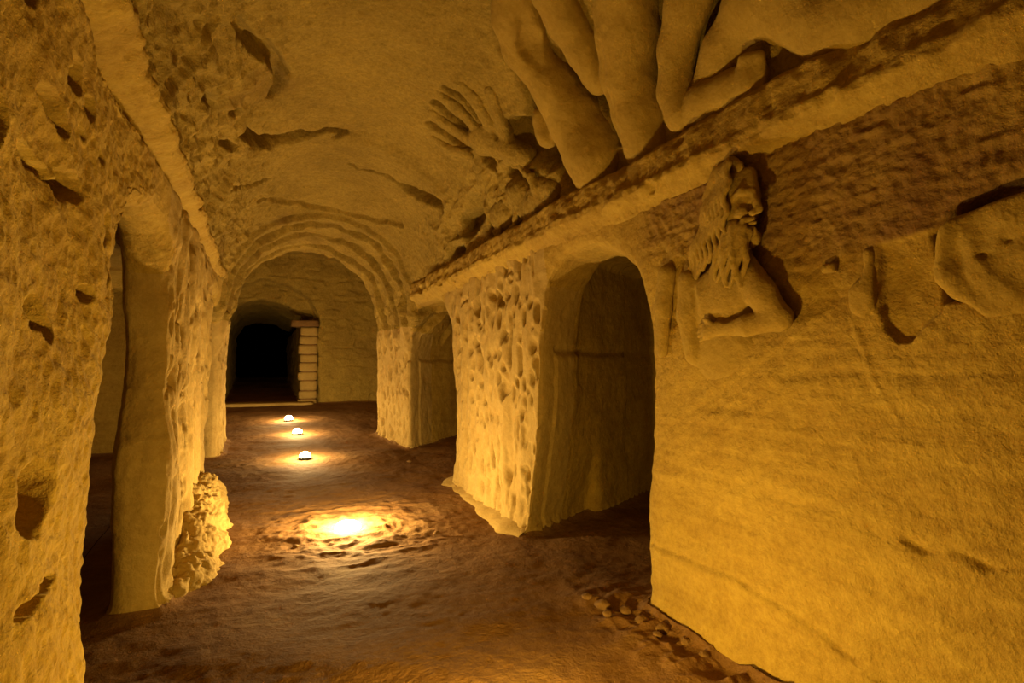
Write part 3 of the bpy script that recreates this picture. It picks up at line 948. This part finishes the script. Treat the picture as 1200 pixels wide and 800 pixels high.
a = Sculpt()   # hand with outspread fingers, nearly flush with the vault
a.ell(VP(44, 3.80, -.05), (.15, .20, .13), k=.04)
a.cap([VP(40, 3.72, -.02), VP(35, 3.58, -.02), VP(30, 3.46, -.03)], [.10, .09, .08], k=.04)
for (d0, y0_), (d1, y1_), (d2, y2_), r in (((47, 3.60), (57, 3.50), (67, 3.47), .060), ((49, 3.75), (58, 3.75), (68, 3.74), .062), ((48, 3.95), (57, 4.02), (65, 4.03), .060),
                                           ((45, 4.13), (52, 4.30), (59, 4.34), .056)):
    a.cap([VP(d0, y0_, -.012), VP(d1, y1_, -.008), VP(d2, y2_, -.03)], [r, r, r * .85], k=.012)
a.cap([VP(38, 3.56, -.02), VP(46, 3.46, -.03), VP(54, 3.34, -.04)], [.06, .058, .048], k=.02)
relief('carved_hand', a, 'giant carved hand with outspread fingers reaching up the vault', h=.011, k=.03, noise=.014, nscale=9, seed=481, crust=.3, mat=M_CEIL,
       flat=lambda v: flat_vault(v, .7))
a = Sculpt()   # worn knot of carving under the hand, hollowed between the folds
a.ell(VP(15, 3.38, -.04), (.13, .20, .12), k=.05)
a.ell(VP(20, 3.72, -.04), (.13, .17, .14), k=.05)
a.ell(VP(17, 4.10, -.06), (.13, .22, .14), k=.05)
a.ell(VP(12, 3.55, -.02), (.10, .22, .09), k=.05)
a.cap([VP(26, 3.48, .03), VP(22, 3.38, .06), VP(17, 3.36, .06), VP(13, 3.42, .04)], [.03, .036, .034, .026], k=.02)
a.cap([VP(24, 3.82, .02), VP(18, 3.72, .05), VP(12, 3.78, .04), VP(7, 3.90, .02)], [.03, .034, .032, .022], k=.02)
a.cap([VP(18, 4.22, .0), VP(13, 4.10, .03), VP(8, 4.16, .01)], [.03, .032, .022], k=.02)
a.cap([VP(24, 3.62, .10), VP(20, 3.55, .11)], [.05, .04], cut=True)
a.cap([VP(16, 3.58, .10), VP(11, 3.62, .09), VP(9, 3.52, .08)], [.035, .045, .03], cut=True)
a.cap([VP(13, 3.32, .10), VP(9, 3.36, .10)], [.04, .035], cut=True)
a.cap([VP(15, 3.95, .08), VP(9, 4.02, .07)], [.04, .035], cut=True)
a.cap([VP(9, 4.28, .05), VP(9, 4.18, .06)], [.03, .03], cut=True)
relief('worn_carving', a, 'worn lumpy knot of carving with deep dark hollows on the ledge below the hand', h=.011, k=.035, noise=.020, nscale=9, seed=491, crust=.4, mat=M_CEIL, flat=lambda v: flat_vault(v, .8))

# ------------------------------------------------------------------ crumbled mound at the foot of the jagged pillar
a = Sculpt()
a.ell((-.42, 4.45, .05), (.24, .75, .34), k=.08)
a.ell((-.42, 3.85, .0), (.20, .50, .20), k=.08)
a.ell((-.36, 4.35, -.02), (.22, .65, .14), k=.08)
a.ell((-.42, 5.0, .1), (.20, .5, .30), k=.08)
v, q = a.mesh(h=.012, k=.08, noise=.0)
nn = normals(v, q)
v = v + nn * (.05 * fbm(v * 5, 2, 501) + .028 * fbm(v * 22, 3, 503) + .016 * fbm(v * 50, 2, 505) - .02)[:, None]
tag(link('rubble_mound', v, q, M_PALE, attrs={'crust': .25 * np.ones(len(v))}), 'crumbled sandy rubble heaped against the foot of the tall jagged pillar', 'rubble')

# ------------------------------------------------------------------ back wall: sill and courses of dressed stone beside the dark doorway
def box_stone(name, lo, hi, mat, parent=None, seed=0, n=5, wear=.008):
    lo, hi = np.array(lo, float), np.array(hi, float)
    g = np.linspace(0, 1, n)
    verts, faces = {}, []
    vl = []
    def vid(i, j, k):
        if (i, j, k) not in verts:
            verts[(i, j, k)] = len(vl)
            vl.append((g[i], g[j], g[k]))
        return verts[(i, j, k)]
    m = n - 1
    for i in range(m):
        for j in range(m):
            faces += [(vid(i, j, 0), vid(i, j + 1, 0), vid(i + 1, j + 1, 0), vid(i + 1, j, 0)), (vid(i, j, m), vid(i + 1, j, m), vid(i + 1, j + 1, m), vid(i, j + 1, m)),
                      (vid(i, 0, j), vid(i + 1, 0, j), vid(i + 1, 0, j + 1), vid(i, 0, j + 1)), (vid(i, m, j), vid(i, m, j + 1), vid(i + 1, m, j + 1), vid(i + 1, m, j)),
                      (vid(0, i, j), vid(0, i, j + 1), vid(0, i + 1, j + 1), vid(0, i + 1, j)), (vid(m, i, j), vid(m, i + 1, j), vid(m, i + 1, j + 1), vid(m, i, j + 1))]
    u = np.array(vl)
    cdist = np.abs(u - .5) * 2
    corner = np.sort(cdist, 1)[:, 1] ** 6
    p = lo + u * (hi - lo)
    cen = (lo + hi) / 2
    p = p + (cen - p) * (0.06 * corner)[:, None]
    p = p + wear * np.stack([fbm(p * 9 + s + seed, 2, seed + s) for s in (0, 31, 67)], 1)
    return link(name, p, np.array(faces), mat, parent, attrs={'crust': np.full(len(p), .15)})

pier = bpy.data.objects.new('stone_pier', None)
pier.location = (.92, 12.1, .5)
COL.objects.link(pier)
tag(pier, 'lit pier of squared stone courses beside the dark doorway at the corridor\'s end', 'pier')
z0 = .42
hs_ = [.20, .17, .21, .18, .19, .17, .2, .18, .19]
for i, hh in enumerate(hs_):
    j = .018 * ((i * 7) % 3 - 1)
    o = box_stone('stone_block', (.745 + j, 11.98 + .6 * abs(j), z0), (1.10, 12.38, z0 + hh - .010), M_PALE, None, 510 + i * 3)
    o.parent = pier
    o.matrix_parent_inverse = pier.matrix_world.inverted()
    o.location = Vector(o.location) - Vector(pier.location)
    z0 += hh
z_top = z0
o = box_stone('mortar_core', (.78, 12.02, .40), (1.08, 12.36, z_top - .02), M_STONE, None, 560)
o.parent = pier
o.location = -Vector(pier.location)
lin = box_stone('stone_lintel', (.58, 11.99, z_top - .005), (1.12, 12.38, z_top + .13), M_STONE, None, 570, wear=.015)
tag(lin, 'dark stone lintel end resting on the squared stone pier', 'lintel')
sill = box_stone('door_sill', (-.75, 11.72, .42), (1.02, 12.25, .565), M_PALE, None, 575, n=9, wear=.012)
tag(sill, 'low pale stone step across the dark doorway at the corridor\'s end', 'step')

# ------------------------------------------------------------------ loose stones on the ground
def stone_mesh(seed, r):
    n, m = 9, 7
    vs = [(0, 0, 1.0)]
    for j in range(1, m):
        for i in range(n):
            th, ph = math.pi * j / m, 2 * math.pi * i / n
            vs.append((math.sin(th) * math.cos(ph), math.sin(th) * math.sin(ph), math.cos(th)))
    vs.append((0, 0, -1.0))
    f = [(0, 1 + i, 1 + (i + 1) % n) for i in range(n)]
    for j in range(m - 2):
        for i in range(n):
            a_, b_ = 1 + j * n + i, 1 + j * n + (i + 1) % n
            f.append((a_, a_ + n, b_ + n, b_))
    last = len(vs) - 1
    f += [(last, 1 + (m - 2) * n + (i + 1) % n, 1 + (m - 2) * n + i) for i in range(n)]
    u = np.array(vs)
    u = u * (1 + .38 * fbm(u * 1.6 + seed * 3.1, 3, seed))[:, None] * np.array([1.0, .8, .55]) * r
    me_o = link('loose_stone', u, f, M_STONE)
    return me_o

STONES = [(1.60, 2.36, .045), (1.66, 2.26, .04), (1.56, 2.27, .03), (1.66, 2.14, .04), (1.70, 2.03, .04), (1.64, 2.00, .025), (1.71, 1.90, .03),
          (1.72, 2.12, .028), (1.58, 2.48, .03), (1.70, 1.78, .025)]
for i, (sx, sy, r) in enumerate(STONES):
    o = stone_mesh(600 + i, r)
    o.location = (sx, sy, .02 + r * .1)
    o.rotation_euler = (0, 0, random.random() * 6)
    tag(o, 'small loose stone in the litter at the foot of the smooth wall', 'stone', 'loose stones by the larger side opening')
for i, (sx, sy, r) in enumerate([(1.62, 6.36, .03), (1.2, 3.9, .025), (.1, 4.5, .022), (.95, 4.75, .02), (.25, 4.0, .02)]):
    o = stone_mesh(650 + i, r)
    o.location = (sx, sy, float(floor_z(np.array([sy]))[0]) + r * .3)
    tag(o, ['pale pebble before the smaller side opening', 'pebble by the thick pitted pillar\'s near corner', 'pebble in the bright pool of lamplight',
            'pebble in the bright pool of lamplight', 'pebble in the bright pool of lamplight'][i], 'stone', 'pebbles in the lamplight' if i > 1 else None)

# low worn kerb of paler rock along the foot of the thick pillar
ys = np.arange(3.62, 5.45, .03)
pr = [(.06, .06), (.02, .045), (-.02, .03), (-.05, .018), (-.08, -.005), (-.12, -.05)]
vv, m = [], len(pr)
for yy in ys:
    for dx, dz in pr:
        vv.append((1.75 + dx, yy, dz + float(floor_z(np.array([yy]))[0])))
vv = np.array(vv)
vv[:, 0] += .09 * (1 - sm(3.62, 3.85, vv[:, 1]) * sm(5.45, 5.3, vv[:, 1])) 
vv[:, 0] += .04 * fbm(vv * 4, 3, 700)
vv[:, 2] += .018 * fbm(vv * 9, 3, 703)
i = np.arange(len(ys) - 1)[:, None] * m + np.arange(m - 1)[None]
q = np.stack([i, i + m, i + m + 1, i + 1], -1).reshape(-1, 4)
structure(link('trim_3', vv, q, M_PALE, attrs={'crust': .2 * np.ones(len(vv))}))

# ------------------------------------------------------------------ uplights on the ground
def lathe(name, prof, mat, parent, n=28):
    vs, f = [], []
    for r, z_ in prof:
        for i in range(n):
            vs.append((r * math.cos(2 * math.pi * i / n), r * math.sin(2 * math.pi * i / n), z_))
    for j in range(len(prof) - 1):
        for i in range(n):
            f.append((j * n + i, j * n + (i + 1) % n, (j + 1) * n + (i + 1) % n, (j + 1) * n + i))
    f.append(tuple(range((len(prof) - 1) * n, len(prof) * n)))
    return link(name, np.array(vs), f, mat, parent)

def floor_lamp(loc, r, watts, col, label, lift=.05, shade=0.0, group=None, tail=''):
    root = bpy.data.objects.new('floor_lamp' + tail, None)
    root.location = loc
    COL.objects.link(root)
    tag(root, label, 'lamp', group)
    lathe('housing', [(r * .8, -.06), (r * 1.08, -.03), (r * 1.10, .008), (r * 1.06, .012 + shade), (r * 1.0, .012 + shade), (r * .97, .006)], M_METAL, root)
    lathe('lens' + tail, [(r * 1.0, .008), (r * 1.0, .03), (r * .9, .05), (r * .65, .066), (r * .3, .074), (r * .02, .076)], M_LENS, root)
    ld = bpy.data.lights.new('lamp_light' + tail, 'POINT')
    ld.energy = watts
    ld.color = col
    ld.shadow_soft_size = r * .45
    lo = bpy.data.objects.new('lamp_light' + tail, ld)
    lo.location = (0, 0, lift + .03 + r * .45)
    COL.objects.link(lo)
    lo.parent = root
    return root

def fz(y):
    return float(floor_z(np.array([float(y)]))[0])

floor_lamp((.63, 4.29, .0), .095, LAMP_A_W, LAMP_A_COL, 'glaring floor lamp in a bright pool of light before the thick pillar', lift=.08)
for (lx, ly), lab in zip(((.51, 6.86), (.52, 8.49), (.46, 9.78)), ('glaring floor lamp before the arch, nearest the two side openings of a row of three',
                                                                 'glaring floor lamp under the arch, the middle one of a row of three',
                                                                 'glaring floor lamp beyond the arch, nearest the dark doorway')):
    floor_lamp((lx, ly, fz(ly) + .012), .062, LAMP_FAR_W, LAMP_FAR_COL, lab, group='row of lamps towards the dark doorway')
floor_lamp((.72, 1.56, .005), .075, LAMP_NEAR_W, LAMP_NEAR_COL, 'floor lamp lighting the smooth wall with the bearded man', tail='_offscreen')
